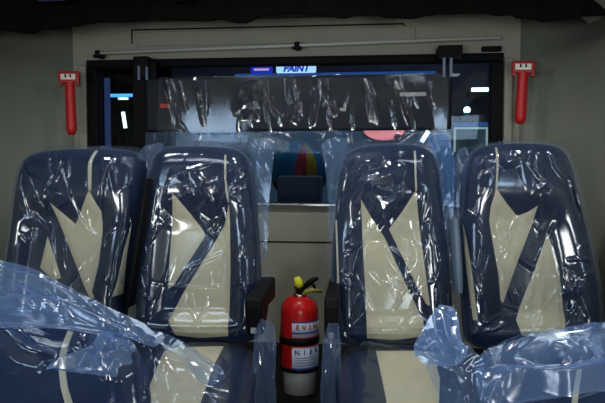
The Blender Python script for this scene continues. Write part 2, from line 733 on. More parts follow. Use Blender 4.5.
for (px, py, w, nm) in ((55, 2, 28, 'wide dim blue overhead light fitting in the ceiling corner above the hammer'), (180, 1, 15, 'small dim blue overhead light fitting nearer the middle of the ceiling')):
    p = PY(px, py, VY - .05)
    root = thing('overhead_light', nm, 'light', (p.x, p.y, p.z))
    hw = w / FPX * VY / 2 * 1.2
    o = obj('housing', box((p.x, p.y, p.z + .02), (hw * 2, .06, .05)), 'black', root, False)
    bevel(o, .012)
    M['dimblue'] = M.get('dimblue') or emit('dim_blue_light', (0.15, 0.22, 0.45), 0.06)  # weak blue emission on the face of the fitting
    o = obj('lens', box((p.x, p.y - .026, p.z + .008), (hw * 1.7, .014, .022)), 'dimblue', root, False)
    bevel(o, .005)

# ------------------------------------------------------------------ white rod below the header
RY = YW - .06
a, b = PY(100, 53, RY), PY(500, 37.5, RY)
root = thing('curtain_rod', 'thin white rod running the width of the header above the rear window', 'rod', a)
obj('rod', tube([a, b], .0075, 12), 'white', root)
for px, py in ((98, 54), (297, 45.5)):
    p = PY(px, py, RY)
    bmc = box((p.x, p.y + .02, p.z), (.022, .062, .030))
    add_box(bmc, (p.x, p.y, p.z - .010), (.042, .02, .012))
    o = obj('bracket', bmc, 'black', root, False, label='black plastic rod bracket')
    bevel(o, .003)
p = PY(491.5, 49, YW - .012)
root = thing('grab_latch', 'small black oblong latch on the header at the end of the white rod', 'latch', p)
o = obj('latch_body', box(p, (.082, .026, .022)), 'black', root, False)
bevel(o, .006)
o = obj('latch_slot', box((p.x, p.y - .014, p.z), (.05, .006, .007)), 'rubber', root, False)

# ------------------------------------------------------------------ panel hung across the window
BY = 2.70
a, b = PY(146, 76, BY), PY(451, 131, BY)
zt_, zb_ = PY(300, 76, BY).z, PY(300, 131, BY).z
root = thing('hanging_panel', 'wide charcoal panel in crinkled clear film hung across the rear window', 'panel', (a.x, BY, zb_))
o = obj('panel_board', box2((a.x, BY - .02, zb_), (b.x, BY + .02, zt_)), 'board', root, False)
bevel(o, .012)
frB = Frame((a.x, BY - .028, zb_), 0.0)
P = [frB.px(x, y) for x, y in ((157, 134), (250, 134), (345, 134), (446, 134), (448, 110), (447, 73), (300, 75), (160, 77))]
st = []
rr = random.Random(3)
for px in [165, 170, 174, 179, 196, 203, 236, 243, 249, 255, 260, 282, 290, 297, 314, 319, 324, 330, 345, 352, 366, 371, 395, 400, 404, 409, 414, 432]:
    y0 = 76 + rr.random() * 25
    ln = 12 + rr.random() * 32
    dx = rr.uniform(-4, 10)
    p0 = px + rr.uniform(-4, 4)
    st.append(([frB.px(p0, y0), frB.px(p0 + dx * .4, y0 + ln * .5), frB.px(p0 + dx, min(131, y0 + ln))], .0032, rr.uniform(.003, .007)))
for pts, w_, a_ in (([(236, 112), (243, 88), (256, 84)], .011, .022), ([(244, 104), (252, 92), (262, 100), (264, 84)], .010, .020), ([(243, 118), (252, 108), (258, 118)], .008, .016), ([(282, 122), (292, 112), (300, 100)], .009, .018), ([(290, 108), (297, 122)], .008, .014),
                    ([(313, 78), (316, 100), (312, 126)], .007, .016), ([(320, 84), (330, 100), (336, 116)], .006, .012), ([(262, 80), (270, 100), (280, 118)], .006, .010), ([(164, 80), (168, 100), (172, 122)], .007, .014), ([(396, 80), (404, 104), (412, 128)], .007, .014), ([(366, 78), (372, 100), (376, 124)], .005, .010), ([(194, 80), (200, 104), (204, 124)], .006, .012)):
    st.append(([frB.px(x, y) for x, y in pts], w_, a_))
film_sheet('plastic_wrap', frB, P, lambda s, t: 0.004, root, 'film_thin', 260, 70, 3.3, 0.25, st, label='crinkled clear plastic film')
P2 = [frB.px(x, y) for x, y in ((146, 154), (250, 149), (262, 145), (335, 144), (345, 150), (452, 154), (450, 131), (300, 131), (146, 132))]
film_sheet('plastic_wrap', frB, P2, lambda s, t: 0.006, root, 'film_band', 160, 16, 5.3, 0.4, (), label='loose lower edge of clear film', rnd=14)
for px, w, z0, z1 in ((142, 15, 57, 78), (450, 24, 46, 60)):
    p, q = PY(px - w / 2, z0, BY), PY(px + w / 2, z1, BY)
    bmk = box2((p.x, BY - .02, q.z), (q.x, YW, p.z))
    o = obj('bracket', bmk, 'black', root, False)
    bevel(o, .004)
for px, y0, y1 in ((139, 66, 80), (147, 67, 80), (444, 58, 77), (451, 58, 77)):
    p, q = PY(px - 1.2, y0, BY - .022), PY(px + 1.2, y1, BY - .022)
    o = obj('strap', box2((p.x, BY - .026, q.z), (q.x, BY - .020, p.z)), 'greyplastic', root, False, label='grey webbing strap')
for px0, px1, py, hgt in ((400, 426, 92.5, 3.4), (340, 346, 108, 3)):
    p, q = PY(px0, py, BY - .021), PY(px1, py + hgt, BY - .021)
    obj('tape_strip', box2((p.x, BY - .023, q.z), (q.x, BY - .0195, p.z)), 'offwhite', root, False, label='pale tape strip')  # pale bars lying on the panel face
p, q = PY(160, 104, BY - .022), PY(169, 107.5, BY - .022)
obj('marker_tape', box2((p.x, BY - .023, q.z), (q.x, BY - .0195, p.z)), 'redpl', root, False, label='short red tape')
for px0, px1 in ((133, 146),):
    p, q = PY(px0, 62, BY + .02), PY(px1 + 12, 150, BY + .02)
    o = obj('side_flap', box2((p.x, BY + .005, q.z), (q.x, BY + .03, p.z)), 'rubber', root, False)
    bevel(o, .006)

# ------------------------------------------------------------------ emergency hammers
def hammer(px, py0, py1, lean, Y, label):
    top = PY(px, py0, Y)
    bot = PY(px + lean, py1, Y)
    root = thing('emergency_hammer', label, 'hammer', bot, 'red emergency hammers on the rear wall corners')
    ax = (top - bot).normalized()
    view = (CAMPOS - top)
    view.z = 0
    nrm = (view.normalized() + Vector((0, -1, 0)) * .8).normalized()
    nrm = (nrm - ax * nrm.dot(ax)).normalized()
    sx = nrm.cross(ax).normalized() * -1
    if sx.x < 0:
        sx = -sx
    rot = Matrix((sx, nrm, ax)).transposed()
    L = (top - bot).length
    k = Y / FPX
    # handle: tapered rounded grip
    n = 14
    pts = [bot + ax * (L * i / n) for i in range(n + 1)]
    rad = []
    for i in range(n + 1):
        t = i / n
        r0 = 5.4 * k * (1.0 - 0.10 * t)
        if t < 0.10:
            r0 *= 0.55 + 0.45 * math.sin(t / .10 * math.pi / 2)
        rad.append(r0)
    o = obj('handle', tube(pts, rad, 16), 'redpl', root)
    o = obj('wall_holder', box(bot + ax * L * .62 - nrm * .016, (8 * k, .012, L * .75), rot), 'darkred', root, False)
    bevel(o, .003)
    hc = top - ax * .006 + nrm * .004
    hb = box(hc, (21 * k, .030, 12 * k), rot)
    o = obj('head', hb, 'redpl', root, False)
    bevel(o, .007, 4)
    for e in (-1, 1):
        o = obj('head_clip', box(hc - ax * 6 * k + sx * (e * 8.5 * k), (3.5 * k, .024, 6 * k), rot), 'darkred', root, False)
        bevel(o, .002)
    o = obj('face_frame', box(hc + nrm * .0155, (17.5 * k, .003, 8.5 * k), rot), 'darkred', root, False)
    bevel(o, .001)
    pl = obj('name_plate', box(hc + nrm * .0172 - sx * 0.6 * k, (14.5 * k, .003, 5.6 * k), rot), 'plate', root, False, label='cream plate with dark marks')
    bm = bmesh.new()
    for i in (-1, 1):
        add_box(bm, hc + nrm * .0190 + sx * ((i * 2.4 - .6) * k) + ax * .9 * k, (1.7 * k, .001, 3.2 * k), rot)
    obj('mark', bm, 'black', pl, False)


hammer(69.5, 76, 135, 2.3, 2.64, 'red emergency hammer on the pale corner beside the tall blue banner')
hammer(523.5, 66, 124, -3.5, 2.66, 'red emergency hammer on the pale corner beside the black latch')

# ------------------------------------------------------------------ rear seats
YB, ZS = 2.06, PY(262, 343, 2.06).z
REC = R(10)


def lerp(a, b, k):
    return a + (b - a) * k


def rear_seat(label, outline, creams, pipes, bag, strokes, cushion, cush_cream, seed, amp=1.0, cush_cover=None, cstrokes=(), cush_bag_m='film_flat'):
    cx = sum(p[0] for p in outline) / len(outline)
    base = PY(cx, 343, YB)
    root = thing('bus_seat', label, 'seat', (base.x, YB, ZF), 'navy and cream seats across the rear row')
    fr = Frame((base.x, YB, ZS), REC)
    P = chaikin(fr.poly(outline), 3)
    t1 = max(q[1] for q in P)

    def front(s, t, e=None):
        if e is None:
            e = edge_dist((s, t), P)
        if e <= 0:
            return 0.0
        d = 0.062 * prof(e, 0.055)
        d -= 0.020 * smooth(0.055, 0.12, e) * (1 - smooth(t1 - .30, t1 - .16, t))
        d += 0.012 * smooth(t1 - .26, t1 - .14, t) * smooth(0, .08, e)
        return d
    o = obj('backrest', pad_mesh(fr, P, front, .06, 30, 40), 'navy', root)
    for c in creams:
        obj('back_insert', inlay(fr, fr.poly(c, .05), front), 'cream', root, False, label='cream leather inset panel')
    for c in pipes:
        q = fr.poly(c, .05)
        pts = []
        for (s0, t0), (s1, t1_) in zip(q, q[1:]):
            for i in range(7):
                s, t = lerp(s0, s1, i / 6), lerp(t0, t1_, i / 6)
                pts.append(fr.w(s, t, front(s, t) + .001))
        obj('piping', tube(pts, .0035, 8), 'piping', root, label='cream piping line')
    B = fr.poly(bag, .03)
    B = chaikin(B, 2)

    def bagd(s, t, e):
        if e > 0:
            return front(s, t, e) + 0.010
        return 0.010 - min(.05, -e * .9)
    stw = [(fr.poly(p, .05), w * (.62 if w < .009 else .9), a_ * (.8 if w < .009 else 1.1)) for p, w, a_ in strokes]
    film_sheet('plastic_cover', fr, B, bagd, root, 'film', 190, 250, seed, amp, stw, label='crinkled clear plastic cover', rnd=46, ref=P)
    # cushion on its own near-level frame
    zc = ZS - .005
    C = [PZ(x, y, zc) for x, y in cushion]
    frc = Frame((base.x, YB, zc), R(-90 + 180))     # t runs towards the back, n points up
    frc.ex, frc.ey, frc.n = Vector((1, 0, 0)), Vector((0, 1, 0)), Vector((0, 0, 1))
    Q = chaikin([((p - frc.o).dot(frc.ex), (p - frc.o).dot(frc.ey)) for p in C], 3)

    def cfront(s, t, e=None):
        if e is None:
            e = edge_dist((s, t), Q)
        if e <= 0:
            return -.03
        return -.03 + 0.045 * prof(e, 0.06)
    bmq = pad_mesh(frc, Q, lambda s, t, e: cfront(s, t, e) + .03, .14, 22, 22, rb=.02)
    bmesh.ops.translate(bmq, vec=(0, 0, -.03), verts=bmq.verts)
    obj('seat_cushion', bmq, 'navy', root)
    for c in cush_cream:
        q = [PZ(x, y, zc + .012) for x, y in c]
        obj('seat_insert', inlay(frc, [((p - frc.o).dot(frc.ex), (p - frc.o).dot(frc.ey)) for p in q], lambda s, t: cfront(s, t)), 'cream', root, False, label='cream leather inset panel')
    if cush_cover:
        K = chaikin([((p - frc.o).dot(frc.ex), (p - frc.o).dot(frc.ey)) for p in [PZ(x, y, zc + .02) for x, y in cush_cover]], 2)
        cs = [([((p - frc.o).dot(frc.ex), (p - frc.o).dot(frc.ey)) for p in [PZ(x, y, zc + .02) for x, y in pp]], w, a_) for pp, w, a_ in cstrokes]
        film_sheet('cushion_cover', frc, K, lambda s, t: max(cfront(s, t), -.005) + .012, root, cush_bag_m, 50, 50, seed + 2.2, 1.0, cs, label='clear plastic cushion film')
    # frame under the cushion: plinth and two front feet
    xs = [p[0] for p in Q]
    ys = [p[1] for p in Q]
    x0, x1 = base.x + min(xs) + .05, base.x + max(xs) - .05
    yf = YB + min(ys) + .08
    o = obj('seat_frame', box2((x0, yf, zc - .20), (x1, YB + .02, zc - .165)), 'black', root, False)
    for x in (x0 + .02, x1 - .02):
        o = obj('leg', box2((x - .02, yf, ZF), (x + .02, yf + .05, zc - .20)), 'black', root, False)
    return root, fr, frc, front


# ---- inner seat on the hall-curtain side of the aisle
inL = rear_seat(
    'navy and cream plastic-wrapped seat just left of the fire extinguisher',
    [(142, 342), (135, 320), (138, 280), (146, 215), (150, 168), (162, 148), (200, 146), (242, 149), (254, 165), (258, 215), (262, 280), (262, 325), (258, 343), (200, 343)],
    [[(174.5, 194), (190, 213), (203, 231), (204.5, 236), (173, 285), (167.5, 289), (168.5, 265), (171, 230)],
     [(230, 204), (230.5, 270), (228.5, 336), (200, 338), (176, 335), (169, 320), (182, 294), (214, 243), (224, 226)]],
    [[(226.5, 156), (227, 180), (229.5, 203)]],
    [(136, 345), (132, 310), (136, 240), (143, 190), (151, 158), (172, 143), (215, 140), (250, 140), (262, 146), (265, 170), (267, 215), (268, 270), (268, 310), (264, 342), (200, 346)],
    [([(222, 192), (232, 174), (246, 166)], .012, .020), ([(196, 172), (206, 184), (200, 196)], .010, .014), ([(172, 180), (190, 172), (215, 165)], .007, .007), ([(186, 186), (205, 190), (222, 178)], .006, .008), ([(228, 190), (235, 168), (245, 164)], .008, .012),
     ([(232, 190), (244, 178), (250, 168)], .007, .010), ([(205, 186), (214, 202), (216, 216)], .006, .008), ([(200, 216), (206, 228), (218, 218)], .006, .010),
     ([(204, 228), (216, 238), (232, 255)], .006, .006), ([(242, 232), (246, 248), (247, 257)], .005, .008), ([(140, 262), (146, 272), (150, 268)], .006, .008),
     ([(138, 290), (150, 298), (155, 304)], .006, .008), ([(150, 281), (180, 287), (206, 290), (232, 286), (252, 280)], .008, .008), ([(252, 210), (257, 240), (255, 290)], .006, .010),
     ([(226, 201), (245, 190), (258, 182)], .006, .008), ([(186, 305), (195, 315), (200, 325)], .004, .004)],
    [(150, 346), (262, 346), (254, 375), (250, 440), (110, 440), (135, 390)],
    [[(165, 349), (224, 347), (214, 366), (201, 403), (197, 425), (140, 425), (150, 385)]],
    1.7, cush_cover=[(150, 345), (262, 345), (258, 375), (253, 430), (120, 430), (140, 385)],
    cstrokes=[([(170, 384), (200, 386), (230, 380)], .007, .008), ([(215, 350), (222, 370), (210, 400)], .006, .006)])

# ---- inner seat on the lamp side of the aisle
inR = rear_seat(
    'navy and cream plastic-wrapped seat just right of the fire extinguisher',
    [(335, 345), (331, 320), (331, 260), (336, 200), (340, 162), (352, 148), (390, 144), (425, 146), (438, 160), (443, 205), (449, 260), (453, 310), (452, 344), (390, 346)],
    [[(361, 200), (370, 215), (385, 238), (402, 276), (423, 320), (424, 336), (395, 340), (367, 338), (366, 300), (363, 250)],
     [(415.5, 191), (419.5, 229), (425, 270), (430, 306), (426, 304), (408, 268), (389, 229), (402, 212)]],
    [[(414.5, 152), (415, 175), (415.8, 192)], [(336, 220), (338, 270), (339, 318)]],
    [(329, 350), (324, 300), (326, 240), (331, 190), (328, 160), (342, 140), (390, 135), (430, 136), (444, 144), (450, 160), (452, 200), (456, 260), (458, 310), (458, 340), (420, 352), (390, 358), (355, 354)],
    [([(352, 186), (364, 166), (384, 160)], .018, .030), ([(352, 204), (368, 184), (392, 178), (396, 164)], .020, .034), ([(376, 222), (388, 206), (402, 196)], .016, .026), ([(364, 218), (370, 204), (366, 190)], .012, .022), ([(340, 330), (350, 341), (364, 348), (390, 352)], .008, .014), ([(362, 340), (392, 343), (430, 338), (448, 332)], .008, .012), ([(345, 165), (360, 158), (372, 170)], .010, .014), ([(352, 190), (360, 178), (376, 176), (395, 168)], .012, .018), ([(356, 200), (372, 188), (392, 194), (394, 182)], .010, .018),
     ([(372, 160), (382, 166), (390, 160)], .008, .010), ([(352, 230), (366, 214), (372, 200)], .007, .012), ([(386, 220), (396, 205), (402, 196)], .008, .014),
     ([(378, 230), (384, 218), (390, 210)], .007, .012), ([(339, 200), (345, 180), (344, 165)], .006, .010), ([(335, 225), (338, 200), (344, 178)], .006, .010),
     ([(343, 255), (360, 244), (380, 240)], .006, .008), ([(340, 281), (352, 286), (364, 292)], .006, .009), ([(370, 270), (382, 282), (392, 286)], .006, .009),
     ([(385, 244), (392, 260), (398, 270)], .006, .010), ([(410, 292), (418, 268), (426, 242)], .006, .010), ([(392, 312), (400, 300), (396, 290)], .006, .008),
     ([(435, 240), (440, 262), (434, 285)], .007, .010), ([(398, 180), (404, 190), (402, 208)], .005, .010), ([(346, 242), (352, 230), (360, 222)], .006, .009)],
    [(338, 349), (452, 350), (462, 380), (480, 440), (336, 440), (338, 380)],
    [[(376, 352), (432, 352), (440, 380), (438, 425), (388, 425), (386, 400), (381, 375)]],
    4.1, amp=1.15, cush_cover=[(338, 345), (455, 346), (470, 385), (470, 430), (340, 430), (338, 380)],
    cstrokes=[([(340, 330), (360, 346), (385, 354), (420, 356)], .007, .012), ([(376, 342), (400, 341), (430, 336), (445, 332)], .006, .009), ([(345, 370), (352, 360), (365, 366)], .006, .006)])

# ---- outer seats
outL = rear_seat(
    'navy and cream plastic-wrapped seat in the corner below the hammer nearest the hall curtain',
    [(0, 345), (2, 310), (12, 240), (20, 170), (34, 153), (70, 149), (110, 149), (143, 152), (148, 170), (142, 215), (135, 260), (128, 300), (125, 345), (60, 346)],
    [[(52, 203), (64, 214), (75, 224), (92, 191), (96, 200), (102, 212), (102, 230), (98, 264), (91, 292), (94, 298), (90, 300), (84, 288), (70, 252), (60, 226)],
     [(46.5, 236), (52, 252), (60, 278), (52, 280), (39, 268), (42, 255)],
     [(131, 223), (126, 255), (121, 294), (113, 297), (118, 280), (124, 250)]],
    [[(96, 151), (92, 165), (92, 192)], [(97, 151), (94, 165), (93.5, 192)]],
    [(-4, 350), (-2, 310), (8, 240), (15, 170), (30, 149), (80, 145), (130, 144), (148, 149), (149, 165), (143, 210), (136, 260), (130, 310), (128, 348), (60, 350)],
    [([(25, 170), (26, 185), (25, 195)], .006, .010), ([(60, 185), (66, 170), (67, 160)], .006, .009), ([(73, 180), (75, 168), (76, 158)], .006, .009), ([(36, 198), (44, 204), (50, 212)], .007, .012),
     ([(105, 205), (108, 185), (114, 168), (118, 160)], .008, .013), ([(103, 225), (108, 190), (112, 175)], .006, .010), ([(24, 233), (30, 240), (36, 238)], .006, .009),
     ([(50, 220), (54, 238), (55, 252)], .006, .010), ([(100, 258), (108, 240), (120, 225)], .006, .009), ([(113, 297), (118, 280), (120, 260), (130, 224)], .006, .010), ([(132, 215), (133, 225), (130, 240)], .006, .009),
     ([(120, 158), (135, 160), (150, 158)], .008, .010)],
    [(0, 346), (116, 346), (82, 372), (13, 440), (-190, 440), (-60, 380)],
    [], 2.6)

outR = rear_seat(
    'navy and cream plastic-wrapped seat in the corner below the hammer nearest the hall lamp',
    [(465, 350), (461, 310), (459, 260), (460, 200), (463, 160), (478, 146), (520, 143), (558, 146), (571, 162), (580, 205), (592, 250), (600, 300), (602, 345), (535, 348)],
    [[(495, 190), (506, 204), (517, 216), (528, 212), (537, 206), (532, 226), (518, 262), (503.5, 303), (501, 300), (499, 275), (489, 222), (490, 207)],
     [(548, 233), (554, 250), (560, 272), (565, 320), (563, 336), (540, 338), (521, 335), (516, 320), (523, 300), (536, 268)],
     [(464, 224), (467, 240), (472, 275), (477, 320), (473, 320), (469, 290), (465, 250)]],
    [[(496, 148), (496, 170), (495, 190)]],
    [(460, 352), (458, 310), (456, 250), (457, 190), (459, 158), (470, 143), (520, 139), (562, 142), (577, 160), (588, 205), (600, 250), (608, 300), (610, 350), (535, 352)],
    [([(497, 153), (503, 166), (515, 162)], .012, .020), ([(474, 176), (478, 162), (484, 172)], .010, .016), ([(536, 188), (546, 192), (540, 204)], .010, .020), ([(562, 298), (572, 286), (582, 290)], .012, .022), ([(498, 222), (504, 236), (506, 250)], .009, .016), ([(498, 152), (506, 162), (512, 158)], .008, .014), ([(476, 172), (479, 162), (482, 170)], .007, .010), ([(522, 160), (535, 178), (549, 190)], .006, .010), ([(538, 190), (546, 190), (540, 202)], .007, .014),
     ([(545, 152), (550, 168), (560, 182)], .006, .010), ([(566, 175), (574, 195), (584, 225)], .009, .014), ([(503, 222), (506, 236), (507, 244)], .006, .010), ([(517, 215), (510, 235), (505, 258)], .006, .008),
     ([(532, 222), (540, 232), (546, 224)], .006, .009), ([(530, 270), (540, 258), (545, 250)], .006, .009), ([(566, 260), (580, 259), (596, 260)], .006, .010), ([(564, 288), (572, 282), (580, 288), (572, 300)], .008, .014),
     ([(515, 290), (520, 300), (524, 312)], .008, .014), ([(522, 318), (530, 296), (534, 282)], .006, .010), ([(462, 205), (475, 220), (482, 236)], .006, .010), ([(480, 245), (478, 270), (482, 298)], .005, .008),
     ([(455, 200), (466, 212), (474, 222)], .007, .010), ([(482, 330), (494, 328), (504, 322)], .007, .012), ([(530, 330), (548, 300), (562, 285)], .005, .006)],
    [(465, 350), (602, 350), (625, 380), (690, 440), (500, 440), (482, 380)],
    [], 5.3, amp=1.2)

# film standing out beyond the sides of the backrests
def overhang(seat, poly, seed, m='film_side', rnd=8):
    root, fr = seat[0], seat[1]
    Q = chaikin(fr.poly(poly), 1)
    film_sheet('plastic_overhang', fr, Q, lambda s, t: -.012, root, m, 24, 50, seed, 1.3, (), label='hazy film standing out past the backrest', rnd=rnd)  # extra haze stands in for the light this film catches


overhang(inL, [(248, 139), (276, 137), (274, 155), (268, 205), (266, 260), (258, 260), (254, 190), (250, 160)], 21.1)
overhang(inL, [(136, 147), (166, 141), (160, 152), (152, 168), (146, 200), (140, 215), (138, 180)], 22.3)
overhang(inR, [(320, 140), (350, 136), (346, 150), (338, 190), (334, 235), (328, 240), (328, 190), (324, 160)], 23.7)
overhang(inR, [(424, 134), (446, 133), (455, 150), (453, 205), (454, 280), (452, 300), (446, 240), (440, 180), (436, 158)], 24.9, 'film_blue')
overhang(outR, [(452, 158), (466, 143), (470, 160), (464, 200), (464, 250), (456, 240), (453, 200)], 25.2)


# armrests
def armrest(root, px0, py0, px1, py1, Yf, Yb, lab):
    a, b = PY(px0, py0, Yf), PY(px1, py1, Yf)
    # side profile extruded across the width: pad at top, curved bracket falling back
    bm = bmesh.new()
    x0, x1 = min(a.x, b.x), max(a.x, b.x)
    zt, zb = a.z, b.z
    h = zt - zb
    prof_ = [(Yf, zt - .006), (Yf + .02, zt), (Yb, zt + .015), (Yb, zt - .06), (Yf + .13, zt - .055), (Yf + .07, zb + .012), (Yf + .045, zb), (Yf + .015, zb + .005), (Yf + .002, zb + .03), (Yf - .004, zt - .03)]
    A = [bm.verts.new((x0, y, z)) for y, z in prof_]
    B = [bm.verts.new((x1, y, z)) for y, z in prof_]
    n = len(prof_)
    for i in range(n):
        bm.faces.new((A[i], A[(i + 1) % n], B[(i + 1) % n], B[i]))
    bm.faces.new(A)
    bm.faces.new(B)
    bmesh.ops.recalc_face_normals(bm, faces=bm.faces)
    o = obj('armrest', bm, 'black', root, False, label=lab)
    bevel(o, .008, 3)
    WORLD[o] = WORLD[root]
    c = Vector(((x0 + x1) / 2, Yf + .006, zb + .022))
    obj('pivot_cap', box(c, (.016, .02, .016)), 'offwhite', o, False)


armrest(inL[0], 245, 297, 262, 338, 1.86, 2.14, 'black folded down armrest')
armrest(inR[0], 324, 297, 338.5, 343, 1.86, 2.14, 'black folded down armrest')


def upright_arm(root, pts, m, lab):
    # armrest pad folded up between two backrests
    Y = YB - .02
    a = PY(*pts[0], Y)
    b = PY(*pts[1], Y)
    w = pts[2] / FPX * Y
    ax = (a - b)
    Yt = Y + ax.length * math.sin(REC) * .6
    bm = bmesh.new()
    n = 10
    rings = []
    for i in range(n + 1):
        t = i / n
        c = b.lerp(a, t) + Vector((0, (Yt - Y) * t - .01, 0))
        k = 1.0 - .25 * abs(2 * t - 1) ** 4
        rings.append([bm.verts.new(c + Vector((w / 2 * k * sx, dy, 0))) for sx, dy in ((-1, 0), (-.6, -.03), (.6, -.03), (1, 0), (1, .05), (-1, .05))])
    for A, B in zip(rings, rings[1:]):
        for j in range(6):
            bm.faces.new((A[j], A[(j + 1) % 6], B[(j + 1) % 6], B[j]))
    bm.faces.new(rings[0])
    bm.faces.new(rings[-1])
    bmesh.ops.recalc_face_normals(bm, faces=bm.faces)
    o = obj('armrest', bm, m, root, False, label=lab)
    bevel(o, .006)


upright_arm(outL[0], ((146, 178), (131, 306), 7), 'black', 'black armrest folded upright')
upright_arm(outR[0], ((455.5, 219), (459, 292), 9), 'greyplastic', 'grey armrest folded upright')

# film hanging down beside the aisle cushions
def aisle_film(root, quad, Y, seed, st):
    fr = Frame((PY(quad[0][0], 340, Y).x, Y, ZS - .2), 0.0)
    P = fr.poly(quad)
    s_ = [(fr.poly(p), w, a_) for p, w, a_ in st]
    film_sheet('plastic_skirt', fr, P, lambda s, t: .008 * math.sin(s * 160 + t * 9), root, 'film_skirt', 40, 110, seed, 1.2, s_, rnd=16, label='clear plastic film hanging beside cushion')


aisle_film(inL[0], [(254, 425), (278, 425), (275, 380), (277, 345), (274, 324), (262, 317), (255, 330), (253, 380)], 1.84, 8.1,
           [([(262, 325), (270, 350), (266, 400)], .008, .012), ([(258, 350), (262, 375), (258, 410)], .006, .010)])
aisle_film(inR[0], [(321, 425), (342, 425), (341, 380), (341, 345), (338, 324), (329, 322), (323, 340), (321, 385)], 1.84, 9.4,
           [([(330, 330), (331, 360), (326, 405)], .007, .012), ([(337, 345), (335, 380), (338, 410)], .006, .008)])

# ------------------------------------------------------------------ front seats under loose film
def front_seat(label, xs, outline, stripe, bag, strokes, seed, extra=None):
    x0, x1 = xs
    O = Vector(((x0 + x1) / 2, .80, .70))
    root = thing('bus_seat', label, 'seat', (O.x, .62, ZF), 'reclined seats in the nearer row')
    fr = Frame(O, R(55))
    P = chaikin(fr.poly(outline), 3)

    def front(s, t, e=None):
        if e is None:
            e = edge_dist((s, t), P)
        if e <= 0:
            return 0.0
        return .06 * prof(e, .06) + .012 * math.cos(s * 12)
    obj('backrest', pad_mesh(fr, P, lambda s, t, e: front(s, t, e) if e > 1e-6 else 0.0, .06, 30, 34), 'navy', root)
    for c in stripe:
        obj('back_insert', inlay(fr, fr.poly(c, .06), front, step=.015), 'cream', root, False, label='curved cream leather stripe')
    B = chaikin(fr.poly(bag, .07), 2)

    def bagd(s, t, e):
        if e > 0:
            return front(s, t, e) + .016
        return .03 - min(.035, -e * .25)
    stw = [(fr.poly(p, .07), w, a_) for p, w, a_ in strokes]
    film_sheet('plastic_cover', fr, B, bagd, root, 'film_loose', 170, 150, seed, 1.3, stw, label='loose clear plastic cover', rnd=16, ref=P)
    if extra:
        for j, (poly, st, mm) in enumerate(extra):
            X = chaikin(fr.poly(poly, .09), 1)
            sw = [(fr.poly(p, .09), w, a_) for p, w, a_ in st]
            film_sheet('plastic_fold', fr, X, lambda s, t, e: .075 if e < 0 else max(.075, front(s, t, e) + .03), root, mm, 110, 90, seed + 3 + j, 1.5, sw, label='loose flap of milky plastic', rnd=18, ref=P)
    # cushion and base below the frame of the picture
    zq = .66
    bmq = box2((x0 + .01, .36, zq - .13), (x1 - .01, .86, zq))
    o = obj('seat_cushion', bmq, 'navy', root, False)
    bevel(o, .04, 4)
    o = obj('seat_frame', box2((x0 + .04, .42, zq - .17), (x1 - .04, .82, zq - .13)), 'black', root, False)
    for x in (x0 + .06, x1 - .06):
        for y in (.46, .78):
            obj('leg', box2((x - .02, y - .02, ZF), (x + .02, y + .02, zq - .17)), 'black', root, False)
    return root


